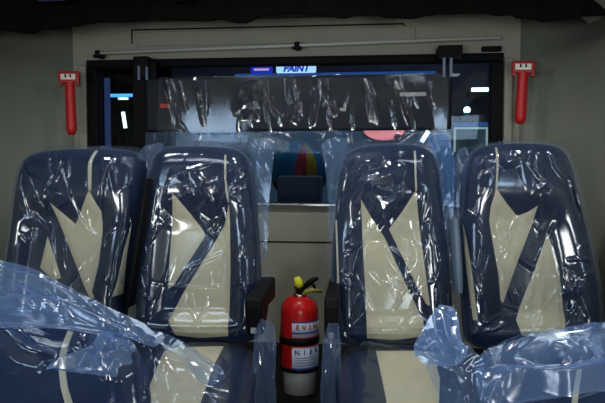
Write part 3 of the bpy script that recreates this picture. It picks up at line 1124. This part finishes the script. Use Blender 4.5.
frL = Frame(Vector((0, .80, .70)), R(55))
xA = hit(150, 380, frL.o, frL.n).x
front_seat('reclined navy seat with a thin cream stripe under milky plastic in the nearer row', (xA - .47, xA - .01),
           [(-130, 500), (-130, 360), (-110, 330), (-60, 318), (0, 320), (50, 325), (100, 331), (135, 342), (146, 366), (152, 400), (156, 500)],
           [[(69, 333), (74, 334), (69.5, 346), (66.5, 358), (66, 372), (68, 388), (73, 404), (78, 418), (71, 418), (65, 404), (61, 388), (59.5, 372), (60.5, 358), (63.5, 346)]],
           [(-150, 510), (-150, 290), (-90, 255), (-20, 259), (8, 262), (34, 268), (62, 284), (110, 306), (150, 323), (172, 334), (200, 350), (229, 371), (214, 384), (190, 395), (182, 510)],
           [([(-20, 325), (0, 338), (32, 363), (52, 368), (77, 364)], .012, .022), ([(40, 379), (60, 373), (76, 365)], .009, .016), ([(0, 316), (40, 320), (64, 336)], .010, .014), ([(46, 302), (40, 314), (36, 322)], .008, .014),
            ([(0, 276), (20, 290), (34, 296)], .009, .014), ([(78, 330), (84, 350), (80, 330)], .008, .014), ([(86, 322), (76, 332), (84, 352)], .008, .014), ([(104, 330), (102, 352), (80, 374)], .014, .024), ([(100, 362), (112, 376), (118, 366), (132, 350)], .010, .022), ([(108, 350), (128, 345), (134, 352)], .010, .020),
            ([(60, 336), (90, 326), (130, 330), (150, 345)], .012, .016), ([(128, 320), (146, 330), (150, 348), (148, 380)], .010, .018), ([(150, 325), (148, 360)], .008, .012), ([(172, 345), (200, 372), (225, 373)], .012, .014), ([(160, 348), (170, 400)], .010, .012), ([(184, 345), (196, 380), (220, 382)], .010, .016)],
           12.4,
           extra=[([(-150, 330), (-150, 288), (-90, 254), (-20, 258), (8, 261), (34, 267), (62, 283), (110, 305), (152, 323), (160, 345), (130, 338), (95, 330), (62, 338), (30, 322), (0, 318), (-60, 320)], [([(0, 276), (22, 292), (40, 300), (60, 318)], .008, .014), ([(36, 270), (48, 300), (44, 322)], .006, .012), ([(90, 300), (110, 318), (140, 332)], .006, .012), ([(-10, 268), (30, 278), (70, 298), (100, 314)], .007, .014), ([(20, 300), (60, 306), (100, 322), (150, 340)], .008, .016), ([(0, 290), (24, 302), (36, 318)], .005, .012), ([(60, 290), (66, 312), (76, 330)], .005, .012), ([(120, 314), (128, 326), (136, 340)], .005, .012)], 'film_milky'),
                  ([(150, 327), (172, 334), (200, 350), (229, 371), (214, 384), (196, 380), (182, 352), (160, 345)], [([(186, 344), (200, 362), (222, 374)], .006, .014), ([(190, 352), (205, 372), (215, 378)], .006, .012)], 'film_side'),
                  ([(88, 352), (100, 340), (106, 331), (116, 336), (128, 338), (137, 345), (131, 356), (133, 362), (120, 366), (116, 378), (104, 374), (92, 372), (80, 366), (70, 372), (44, 378), (60, 366), (80, 360)], [([(104, 334), (110, 356), (98, 372)], .012, .03), ([(112, 338), (122, 352), (112, 374)], .010, .026), ([(100, 368), (118, 360), (134, 350)], .010, .03), ([(50, 376), (76, 364), (100, 350)], .008, .02)], 'film_milky')])  # hazy patch added to paint the bright highlight on the film

xB = hit(478, 395, frL.o, frL.n).x
front_seat('reclined navy seat under smooth milky plastic nearest the camera on the lamp side', (xB + .0, xB + .46),
           [(468, 500), (472, 400), (478, 366), (500, 352), (555, 346), (610, 342), (680, 338), (740, 345), (760, 372), (770, 500)],
           [[(571, 404), (576, 372), (581, 372), (577, 404), (576, 420), (571, 420)]],
           [(440, 510), (450, 380), (456, 355), (482, 346), (515, 338), (554, 333), (605, 329), (680, 325), (760, 325), (790, 360), (800, 510)],
           [([(477, 358), (480, 380), (478, 410)], .010, .018), ([(480, 352), (510, 344), (550, 340)], .010, .010), ([(552, 347), (568, 362), (578, 384)], .008, .014), ([(560, 347), (576, 362), (586, 382)], .008, .012),
            ([(488, 378), (496, 388), (510, 384), (540, 388), (562, 391), (600, 384), (640, 372)], .016, .034), ([(494, 402), (496, 392), (508, 388)], .008, .016), ([(486, 374), (494, 382), (506, 380)], .008, .016), ([(500, 396), (530, 396), (560, 398)], .010, .012)],
           15.9,
           extra=[([(474, 372), (482, 347), (515, 339), (554, 334), (605, 330), (680, 326), (720, 340), (720, 376), (640, 392), (600, 400), (562, 404), (520, 402), (500, 402), (486, 410)],
                   [([(552, 347), (568, 362), (578, 384)], .008, .014), ([(560, 347), (576, 362), (586, 382)], .008, .012), ([(484, 386), (506, 381), (536, 387), (566, 389), (605, 382), (660, 370)], .018, .045), ([(488, 400), (497, 386), (508, 382)], .010, .025)], 'film_milky'),
                  ([(452, 445), (440, 400), (428, 368), (411, 347), (424, 326), (437, 303), (448, 304), (458, 309), (461, 340), (470, 346), (486, 356), (482, 400), (482, 445)],
                   [([(415, 346), (430, 338), (446, 330)], .008, .012), ([(440, 306), (445, 330), (452, 356)], .008, .014), ([(456, 310), (456, 340), (464, 352)], .008, .014), ([(454, 352), (466, 346), (470, 350)], .008, .016), ([(428, 362), (450, 372), (470, 380)], .012, .012), ([(425, 330), (440, 350), (452, 380)], .010, .012)], 'film_side'),
                  ([(411, 347), (424, 326), (437, 303), (448, 304), (458, 309), (461, 340), (470, 346), (462, 362), (440, 362), (424, 358)], [([(440, 306), (445, 330), (452, 356)], .006, .012)], 'film_dense')])

# ------------------------------------------------------------------ fire extinguisher on its round stand
EX = PY(299.5, 390, 2.2)
ex, ey = EX.x, 2.2


def zpx(py, Y=2.2):
    return PY(299.5, py, Y).z


ks = 2.2 / FPX
stand = thing('extinguisher_stand', 'short off-white round stand under the fire extinguisher', 'stand', (ex, ey, ZP))
rs = 16.8 * ks
h_s = zpx(368) - ZP
obj('collar', lathe((ex, ey, ZP), [(0, 0), (rs, 0), (rs, h_s - .004), (rs - .004, h_s), (0, h_s)]), 'offwhite', stand)

fe = thing('fire_extinguisher', 'red fire extinguisher with white labels standing in the aisle between the rear seats', 'fire extinguisher', (ex, ey, ZP + h_s))
rb = 19.3 * ks
zb0, zsh, ztp = ZP + h_s, zpx(311), zpx(296)
pr = [(0, 0), (rb * .93, 0), (rb, .012), (rb, zsh - zb0)]
for k in range(1, 9):
    t = k / 8 * math.pi / 2
    pr.append((rb * (0.32 + .68 * math.cos(t)), zsh - zb0 + (ztp - zsh) * math.sin(t)))
pr.append((rb * .32, ztp - zb0 + .012))
obj('cylinder_body', lathe((ex, ey, zb0), pr, 48), 'red', fe)


def band(z0, z1, r, m, nm, a0=0, a1=math.tau, lab=None, par=fe, th=.0015):
    return obj(nm, lathe((ex, ey, 0), [(r, z0), (r + th, z0 + .0005), (r + th, z1 - .0005), (r, z1)], 48, a0, a1), m, par, True, lab)


band(zpx(341), zpx(334), rb, 'black', 'strap', th=.004, lab='black retaining strap')
band(zb0 + .001, zb0 + .016, rb, 'rubber', 'base_ring', th=.003)
# labels wrap the near side: angles around the axis, facing -Y
af = math.atan2(CAMPOS.y - ey, CAMPOS.x - ex)
la0, la1 = af - R(22), af + R(78)
lu = band(zpx(333), zpx(317.5), rb + .0003, 'label', 'upper_label', la0, la1, 'white label with red letters and blue bars')
ll = band(zpx(366.5), zpx(342.5), rb + .0003, 'label', 'lower_label', la0, la1, 'white label with blue foot')
WORLD[lu] = WORLD[ll] = WORLD[fe]
band(zpx(329.3), zpx(327.7), rb + .002, 'labelblue', 'label_bar', la0, la1, par=lu, th=.0006)
band(zpx(318.6), zpx(317.2), rb + .002, 'labelblue', 'label_bar', la0, la1, par=lu, th=.0006)
band(zpx(366.3), zpx(362.3), rb + .002, 'labelblue', 'label_bar', la0, la0 + (la1 - la0) * .8, par=ll, th=.0006)


def curved_text(body, zc, size, a_start, a_end, m, par, nm):
    n = len(body)
    bmA = bmesh.new()
    for i, ch in enumerate(body):
        if ch == ' ':
            continue
        a_ = a_start + (a_end - a_start) * (i + .5) / n
        rad = Vector((math.cos(a_), math.sin(a_), 0))
        tang = Vector((-math.sin(a_), math.cos(a_), 0))
        t = text_bm(ch, size, Vector((ex, ey, zc)) + rad * (rb + .0026), tang, (0, 0, 1), .0006, size * .02)
        me = bpy.data.meshes.new('tmp')
        t.to_mesh(me)
        t.free()
        bmA.from_mesh(me)
        bpy.data.meshes.remove(me)
    return obj(nm, bmA, m, par, False)


curved_text('EVIN', zpx(323.2), .025, la0 + R(8), la1 - R(20), 'labelred', lu, 'lettering')
curved_text('NIEN', zpx(347.5), .024, la0 + R(5), la1 - R(12), 'labelblue', ll, 'lettering')
ln = bmesh.new()
for i, py in enumerate((352.5, 355, 357.5, 360)):
    b_ = lathe((ex, ey, 0), [(rb + .0022, zpx(py) - .0012), (rb + .0027, zpx(py)), (rb + .0022, zpx(py) + .0012)], 20, la0 + R(10), la1 - R(22))
    me = bpy.data.meshes.new('tmp')
    b_.to_mesh(me)
    b_.free()
    ln.from_mesh(me)
    bpy.data.meshes.remove(me)
obj('text_line', ln, 'greyplastic', ll, False)
# valve, lever, tag, gauge and hose
zv = ztp
valve = lathe((ex, ey, zv), [(0, .0), (.024, .0), (.024, .008), (.017, .012), (.015, .028), (.019, .030), (.019, .044), (.010, .050), (0, .050)], 24)
obj('valve', valve, 'steel', fe)
kx = Vector((ks, 0, 0))
lev = bmesh.new()
pz = lambda px, py, dy=0.0: PY(px, py, ey - .01 + dy)
add_tube(lev, [pz(302, 293), pz(307, 291), pz(313, 290), pz(322, 291.5)], [.010, .011, .009, .006], 8)
obj('carry_handle', lev, 'olive', fe, label='olive carry handle')
add = bmesh.new()
add_tube(add, [pz(303, 289), pz(308, 284), pz(311, 281), pz(318, 278)], [.008, .010, .010, .007], 8)
add_tube(add, [pz(310, 282), pz(314, 286), pz(315, 290)], [.006, .006, .005], 8)
obj('squeeze_lever', add, 'black', fe, label='black squeeze lever')
pin = bmesh.new()
add_tube(pin, [pz(301, 287, -.008), pz(298.5, 283, -.008), pz(296.5, 277, -.008)], [.011, .018, .010], 10)
obj('safety_tag', pin, 'yellow', fe, label='yellow safety tag')
cap = bmesh.new()
add_tube(cap, [pz(298, 293, -.004), pz(300.5, 289, -.004), pz(303, 288, -.004)], [.012, .014, .010], 10)
obj('valve_cap', cap, 'rubber', fe)
hose = bmesh.new()
hp = []
for k in range(13):
    t = k / 12
    hp.append(PY(295 - 13 * math.sin(min(1, t * 1.6) * math.pi / 2), 297 + 70 * t ** 1.5, ey + .02))
add_tube(hose, hp, .0075, 8)
obj('hose', hose, 'rubber', fe, label='black hose down the side')

# ------------------------------------------------------------------ the hall outside
ZG = -0.50
HY = 9.0
M['hallwall'] = mat('hall_wall', (0.075, 0.075, 0.135), 0.8, bump=0.1, var=.2, vscale=1.5)
M['hallground'] = mat('hall_ground', (0.05, 0.055, 0.06), 0.5, bump=0.1, var=.2)
M['teal'] = mat('teal_board', (0.10, 0.19, 0.24), 0.6, bump=.1, var=.1)
M['bluegrey'] = mat('blue_grey_cabinet', (0.13, 0.16, 0.27), 0.5, bump=.1)
M['ledblue'] = emit('led_blue', (0.05, 0.30, 1.0), 2.2)
M['leddim'] = emit('led_blue_dim', (0.06, 0.22, 0.75), 0.30)
M['ledwhite'] = emit('led_white', (0.75, 0.9, 1.0), 2.5)
M['ledsoft'] = emit('led_soft', (0.6, 0.85, 0.95), 0.45)
M['signlit'] = emit('sign_lit', (0.42, 0.66, 1.0), 1.3)
M['signblue'] = emit('sign_blue', (0.02, 0.03, 0.75), 0.8)
M['signpink'] = emit('sign_pink', (0.9, 0.55, 0.75), 0.7)
M['redglow'] = emit('red_lamp', (1.0, 0.26, 0.26), 1.3)
M['bluebanner'] = emit('blue_banner', (0.07, 0.13, 0.36), 0.28)  # blue light on the reflective pillar put in as emission
M['tealscreen'] = emit('teal_screen', (0.10, 0.20, 0.30), 0.17)  # hall brightness given as a glow of its own

struct('ground', box2((-9, YW + .4, ZG - .05), (9, HY + .3, ZG)), 'hallground')
struct('wall_hall', box2((-9, HY, ZG), (9, HY + .1, 4.5)), 'hallwall')


def wbox(px0, py0, px1, py1, Y, th):
    a, b = PY(px0, py0, Y), PY(px1, py1, Y)
    return box2((a.x, Y, b.z), (b.x, Y + th, a.z))


def lit(name, px0, py0, px1, py1, Y, th, m, label, cat, group=None, back=HY):
    a, b = PY(px0, py0, Y), PY(px1, py1, Y)
    root = thing(name, label, cat, ((a.x + b.x) / 2, Y, min(a.z, b.z)), group)
    obj('diffuser', wbox(px0, py0, px1, py1, Y, th), m, root, False)
    if back:
        obj('mounting', box2((min(a.x, b.x), Y + th, min(a.z, b.z)), (max(a.x, b.x), back, max(a.z, b.z))), 'black', root, False)
    else:
        obj('post', box2(((a.x + b.x) / 2 - .02, Y + .005, ZG), ((a.x + b.x) / 2 + .02, Y + th - .005, min(a.z, b.z))), 'black', root, False)
    return root


def drape():
    bm = bmesh.new()
    a, b = PY(60, 70, HY - .3), PY(172, 70, HY - .3)
    cols = []
    for i in range(90):
        x = lerp(a.x, b.x, i / 89)
        y = HY - .3 + .05 * math.sin(i * .9)
        cols.append([bm.verts.new((x, y, z)) for z in (ZG + .01, 1.9, 2.9)])
    for A, B in zip(cols, cols[1:]):
        for j in range(2):
            bm.faces.new((A[j], B[j], B[j + 1], A[j + 1]))
    return bm


o = obj('stage_drape', drape(), 'darkcloth')
solid(o, .01, 0)
tag(o, 'black pleated drape in the hall behind the far side of the window', 'curtain')
lit('light_bar', 108, 94, 139, 96.3, HY - .55, .05, 'ledblue', 'horizontal blue light bar on the black drape in the hall', 'light', None, HY - .37)
lit('light_tube', 118, 97.6, 127, 99.2, HY - .55, .05, 'ledwhite', 'short white light tube just below the blue light bar', 'light', None, HY - .37)
a_, b_ = PY(123, 112, HY - .5), PY(125.5, 128, HY - .5)
root = thing('light_tube', 'upright white light tube hanging on the black drape in the hall', 'light', b_)
obj('diffuser', tube([a_, b_], .025, 10), 'ledwhite', root)
obj('mounting', box2((b_.x - .02, HY - .5, b_.z), (b_.x + .02, HY - .37, b_.z + .04)), 'black', root, False)
lit('banner', 104, 78, 110, 150, HY - .9, .04, 'bluebanner', 'narrow tall blue lit banner at the edge of the rear window', 'banner', None, None)  # pillar, not a lamp; its blue-lit look is emission
lit('light_bar', 472, 87.6, 491, 91, HY - .5, .05, 'ledwhite', 'short white light bar high on the hall wall beyond the window', 'light')
lit('light_strip', 453, 122.5, 491, 126, HY - .5, .05, 'leddim', 'dim blue light strip below the round hall lamp', 'light')
lit('light_strip', 190, 77.5, 232, 81, HY - .5, .05, 'ledblue', 'bright blue light strip showing along the top of the hanging panel', 'light')  # emissive blue line along the top edge of the panel
lit('light_strip', 235, 74, 436, 76, HY - .5, .05, 'leddim', 'long faint blue light strip behind the top of the hanging panel', 'light')
p = PY(467, 110, HY - .6)
root = thing('globe_lamp', 'round white lamp glowing on the hall wall above the blue strip', 'lamp', p)
bm = bmesh.new()
bmesh.ops.create_uvsphere(bm, u_segments=20, v_segments=12, radius=.045, matrix=Matrix.Translation(p))
obj('globe', bm, 'ledwhite', root)
obj('lamp_holder', lathe((p.x, p.y, p.z - .16), [(0, 0), (.06, 0), (.07, .05), (.03, .10), (.03, .13), (0, .13)], 20), 'bluegrey', root)
obj('arm', box2((p.x - .015, p.y, p.z - .08), (p.x + .015, HY, p.z - .05)), 'black', root, False)
# white edged frame
bm = bmesh.new()
Yf = HY - .5
for q in ((454, 127.5, 488, 129), (486.3, 127.5, 488, 152), (454, 127.5, 455.3, 152)):
    a_, b_ = PY(q[0], q[1], Yf), PY(q[2], q[3], Yf)
    add_box(bm, ((a_.x + b_.x) / 2, Yf, (a_.z + b_.z) / 2), (abs(b_.x - a_.x), .05, abs(a_.z - b_.z)))
a_ = PY(454, 152, Yf)
b_ = PY(488, 128, Yf)
root = thing('display_stand', 'dark display stand edged in white light below the blue strip', 'display', ((a_.x + b_.x) / 2, Yf, ZG))
obj('lit_edge', bm, 'ledsoft', root, False)
obj('stand_body', box2((a_.x, Yf + .03, ZG), (b_.x, Yf + .4, b_.z - .02)), 'teal', root, False)
# added glow in place of the bright hall: screen wall low behind the seats
a_, b_ = PY(176, 131, HY - .4), PY(352, 200, HY - .4)
root = thing('backlit_screen', 'wide dim teal backlit screen standing behind the coloured ball', 'screen', ((a_.x + b_.x) / 2, HY - .4, ZG))
obj('screen_face', box2((a_.x, HY - .42, b_.z - .3), (b_.x, HY - .40, a_.z)), 'tealscreen', root, False)
obj('screen_base', box2((a_.x, HY - .40, ZG), (b_.x, HY - .2, a_.z + .02)), 'bluegrey', root, False)
a_, b_ = PY(353, 131, HY - .4), PY(450, 200, HY - .4)
root = thing('backlit_screen', 'teal backlit screen standing behind the red lamp bowl', 'screen', ((a_.x + b_.x) / 2, HY - .4, ZG))
obj('screen_face', box2((a_.x + .01, HY - .42, b_.z - .3), (b_.x, HY - .40, a_.z)), 'tealscreen', root, False)
obj('screen_base', box2((a_.x + .01, HY - .40, ZG), (b_.x, HY - .2, a_.z + .02)), 'bluegrey', root, False)
# sign
SY = HY - .5
a_, b_ = PY(276, 73.2, SY), PY(316, 64, SY)
root = thing('sign', 'glowing white sign with blue PAINT lettering above the hanging panel', 'sign', ((a_.x + b_.x) / 2, SY, a_.z))
o = obj('sign_face', box2((a_.x, SY, a_.z), (b_.x, SY + .05, b_.z)), 'signlit', root, False)
bevel(o, .03)
hgt = b_.z - a_.z
obj('lettering', text_bm('PAINT', hgt * 1.08, ((a_.x + b_.x) / 2, SY - .004, (a_.z + b_.z) / 2), (1, 0, 0), (0, 0, 1), .003, .006, 'CENTER', .25), 'signblue', root, False)
obj('mounting', box2((a_.x, SY + .05, a_.z), (b_.x, HY, b_.z)), 'black', root, False)
a_, b_ = PY(251, 73.2, SY), PY(272, 66.5, SY)
root = thing('sign', 'small blue sign with a pink middle beside the lit lettering', 'sign', ((a_.x + b_.x) / 2, SY, a_.z))
obj('sign_face', box2((a_.x, SY, a_.z), (b_.x, SY + .05, b_.z)), 'signblue', root, False)
zc_, dz = (a_.z + b_.z) / 2, (b_.z - a_.z)
obj('sign_stripe', box2((a_.x + .04, SY - .006, zc_ - dz * .12), (b_.x - .04, SY, zc_ + dz * .22)), 'signpink', root, False)
obj('mounting', box2((a_.x, SY + .05, a_.z), (b_.x, HY, b_.z)), 'black', root, False)

# coloured ball on a plinth, grey cabinet in front of it
BYY = 5.6
c = PY(299, 171, BYY)
rball = 29.5 / FPX * BYY
M['b_teal'] = mat('ball_teal', (0.04, 0.34, 0.50), .4, bump=.02)
M['b_blue'] = mat('ball_blue', (0.02, 0.20, 0.42), .4, bump=.02)
M['b_red'] = mat('ball_red', (0.55, 0.02, 0.04), .4, bump=.02)
M['b_yel'] = mat('ball_yellow', (0.60, 0.36, 0.02), .4, bump=.02)
bm = bmesh.new()
bmesh.ops.create_uvsphere(bm, u_segments=64, v_segments=32, radius=rball)
for f in bm.faces:
    cc = f.calc_center_median()
    ang = math.degrees(math.atan2(cc.x, -cc.y))     # 0 faces the bus
    ang = (ang + 180) % 360 - 180
    f.material_index = 0 if ang < -45 else 1 if ang < -6 else 2 if ang < 15 else 3 if ang < 40 else 1 if ang < 90 else 2 if ang < 130 else 3
    if cc.z < -.34 * rball:
        f.material_index = 2
bm.transform(Matrix.Translation(c) @ Euler((R(12), R(8), R(4))).to_matrix().to_4x4())
o = obj('beach_ball', bm, ['b_teal', 'b_blue', 'b_red', 'b_yel'])
tag(o, 'large red, yellow and teal ball behind the rear window', 'ball')
pl = thing('plinth', 'dark plinth under the coloured ball outside the rear window', 'plinth', (c.x, BYY, ZG))
obj('column', box2((c.x - .14, BYY - .14, ZG), (c.x + .14, BYY + .14, c.z - rball - .01)), 'bluegrey', pl, False)
obj('top_ring', lathe((c.x, BYY, c.z - rball - .012), [(.0, 0), (.15, 0), (.15, .03), (.10, .03)], 24), 'redpl', pl)
a_, b_ = PY(278, 176, 5.0), PY(321, 196, 5.0)
cab = thing('cabinet', 'plain blue-grey cabinet in front of the coloured ball', 'cabinet', ((a_.x + b_.x) / 2, 5.0, ZG))
o = obj('carcass', box2((a_.x, 4.95, ZG), (b_.x, 5.2, a_.z)), 'bluegrey', cab, False)
bevel(o, .01)
obj('door', box2((a_.x + .015, 4.935, ZG + .05), (b_.x - .015, 4.95, a_.z - .02)), 'bluegrey', cab, False)

# red lamp bowl with black rim, small red ball, slanted white tube
RYY = 7.0
c = PY(384, 130, RYY)
rad = 20 / FPX * RYY
root = thing('lamp_bowl', 'glowing red bowl lamp with a black rim seen below the hanging panel', 'lamp', (c.x, RYY, ZG))
pr = [(rad * math.sin(k / 10 * math.pi / 2), -rad * .55 * math.cos(k / 10 * math.pi / 2)) for k in range(11)]
obj('bowl', lathe((c.x, RYY, c.z), pr + [(rad, .05), (0, .10)], 32), 'redglow', root)
rim = []
for k in range(15):
    an = math.pi + k / 14 * math.pi
    rim.append(Vector((c.x + (rad + .02) * math.cos(an), RYY - .12, c.z + (rad + .02) * .56 * math.sin(an))))
rim = [rim[0] + Vector((-.15, 0, -.01))] + rim + [rim[-1] + Vector((.08, 0, .0))]
obj('rim', tube(rim, .018, 8), 'black', root)
obj('post', box2((c.x - .02, RYY + .0, ZG), (c.x + .02, RYY + .04, c.z - rad * .5)), 'black', root, False)
RYY = 6.2
p = PY(397.5, 138, RYY)
root = thing('red_float', 'small dark red ball beside the red bowl lamp', 'ball', (p.x, RYY, ZG))
bm = bmesh.new()
bmesh.ops.create_uvsphere(bm, u_segments=20, v_segments=12, radius=.04, matrix=Matrix.Translation(p))
obj('ball', bm, 'redpl', root)
obj('post', box2((p.x - .012, RYY - .012, ZG), (p.x + .012, RYY + .012, p.z - .03)), 'black', root, False)
a_, b_ = PY(421.5, 142, HY - .5), PY(428.5, 131, HY - .5)
root = thing('light_tube', 'slanted white light tube just above the inner seat on the lamp side', 'light', a_)
obj('diffuser', tube([a_, b_], .03, 10), 'ledwhite', root)
obj('mounting', box2((a_.x, HY - .5, a_.z), (a_.x + .04, HY - .43, a_.z + .04)), 'black', root, False)

# ------------------------------------------------------------------ light
def area(name, loc, target, sx, sy, power, col):
    l = bpy.data.lights.new(name, 'AREA')
    l.shape = 'RECTANGLE'
    l.size, l.size_y = sx, sy
    l.energy = power
    l.color = col
    o = bpy.data.objects.new(name, l)
    COL.objects.link(o)
    o.location = loc
    d = Vector(target) - Vector(loc)
    o.rotation_euler = d.to_track_quat('-Z', 'Y').to_euler()
    return o


# unseen fill lights added behind the camera, and assumed daylight from both sides
area('windscreen_daylight_left', (-0.85, -1.5, 1.15), (0.0, 2.4, 1.25), 0.45, 0.4, 18, (0.97, 1.0, 0.98))  # added fill light out of view; no windscreen is modelled
area('windscreen_daylight_right', (0.78, -1.5, 1.15), (0.0, 2.4, 1.25), 0.45, 0.4, 18, (0.97, 1.0, 0.98))  # matching added fill light on the right
area('side_window_daylight', (-0.95, 0.35, 1.62), (-0.1, 1.3, 0.9), 0.5, 0.22, 2.6, (0.55, 0.75, 1.0))  # assumed cool daylight from the left; no window is modelled
area('door_window_daylight', (1.05, 0.45, 1.62), (0.7, 1.4, 0.9), 0.5, 0.22, 2.6, (0.55, 0.75, 1.0))  # assumed cool daylight from the right
area('cabin_lamp', (0.05, 1.85, 1.92), (0.05, 1.9, 0.9), 0.12, 0.08, 3.5, (1.0, 0.98, 0.94))  # unseen light added for small glints on the film creases
area('cabin_lamp_left', (-0.60, 1.85, 1.92), (-0.5, 1.8, 0.9), 0.12, 0.08, 2.2, (0.9, 0.95, 1.0))  # second unseen light, added for more glints to the left
area('cabin_lamp_right', (0.75, 1.85, 1.92), (0.7, 1.8, 0.9), 0.12, 0.08, 2.2, (0.9, 0.95, 1.0))  # third unseen light, added for more glints to the right
area('ceiling_lamp_left', (-0.45, 1.20, 1.93), (-0.45, 1.2, 0), 0.5, 0.12, 1.6, (0.75, 0.88, 1.0))  # unseen overhead light added for a sheen on the front-seat film
area('ceiling_lamp_right', (0.62, 1.20, 1.93), (0.62, 1.2, 0), 0.5, 0.12, 1.6, (0.75, 0.88, 1.0))  # same added sheen light over the other front seat
area('hall_lamp', (0.5, 6.0, 4.2), (0.3, 6.0, 0.0), 2.0, 2.0, 25, (0.6, 0.8, 1.0))  # unseen overhead light added for the hall

w = bpy.data.worlds.new('world')
S.world = w
w.use_nodes = True
bg = w.node_tree.nodes['Background']
bg.inputs[0].default_value = (0.30, 0.38, 0.50, 1)
bg.inputs[1].default_value = 0.06

S.view_settings.view_transform = 'Standard'
S.view_settings.look = 'None'
S.view_settings.gamma = 1.0
S.view_settings.exposure = 0.0
S.view_settings.use_curve_mapping = False
S.cycles.use_denoising = True
S.cycles.transparent_max_bounces = 24
S.cycles.max_bounces = 10
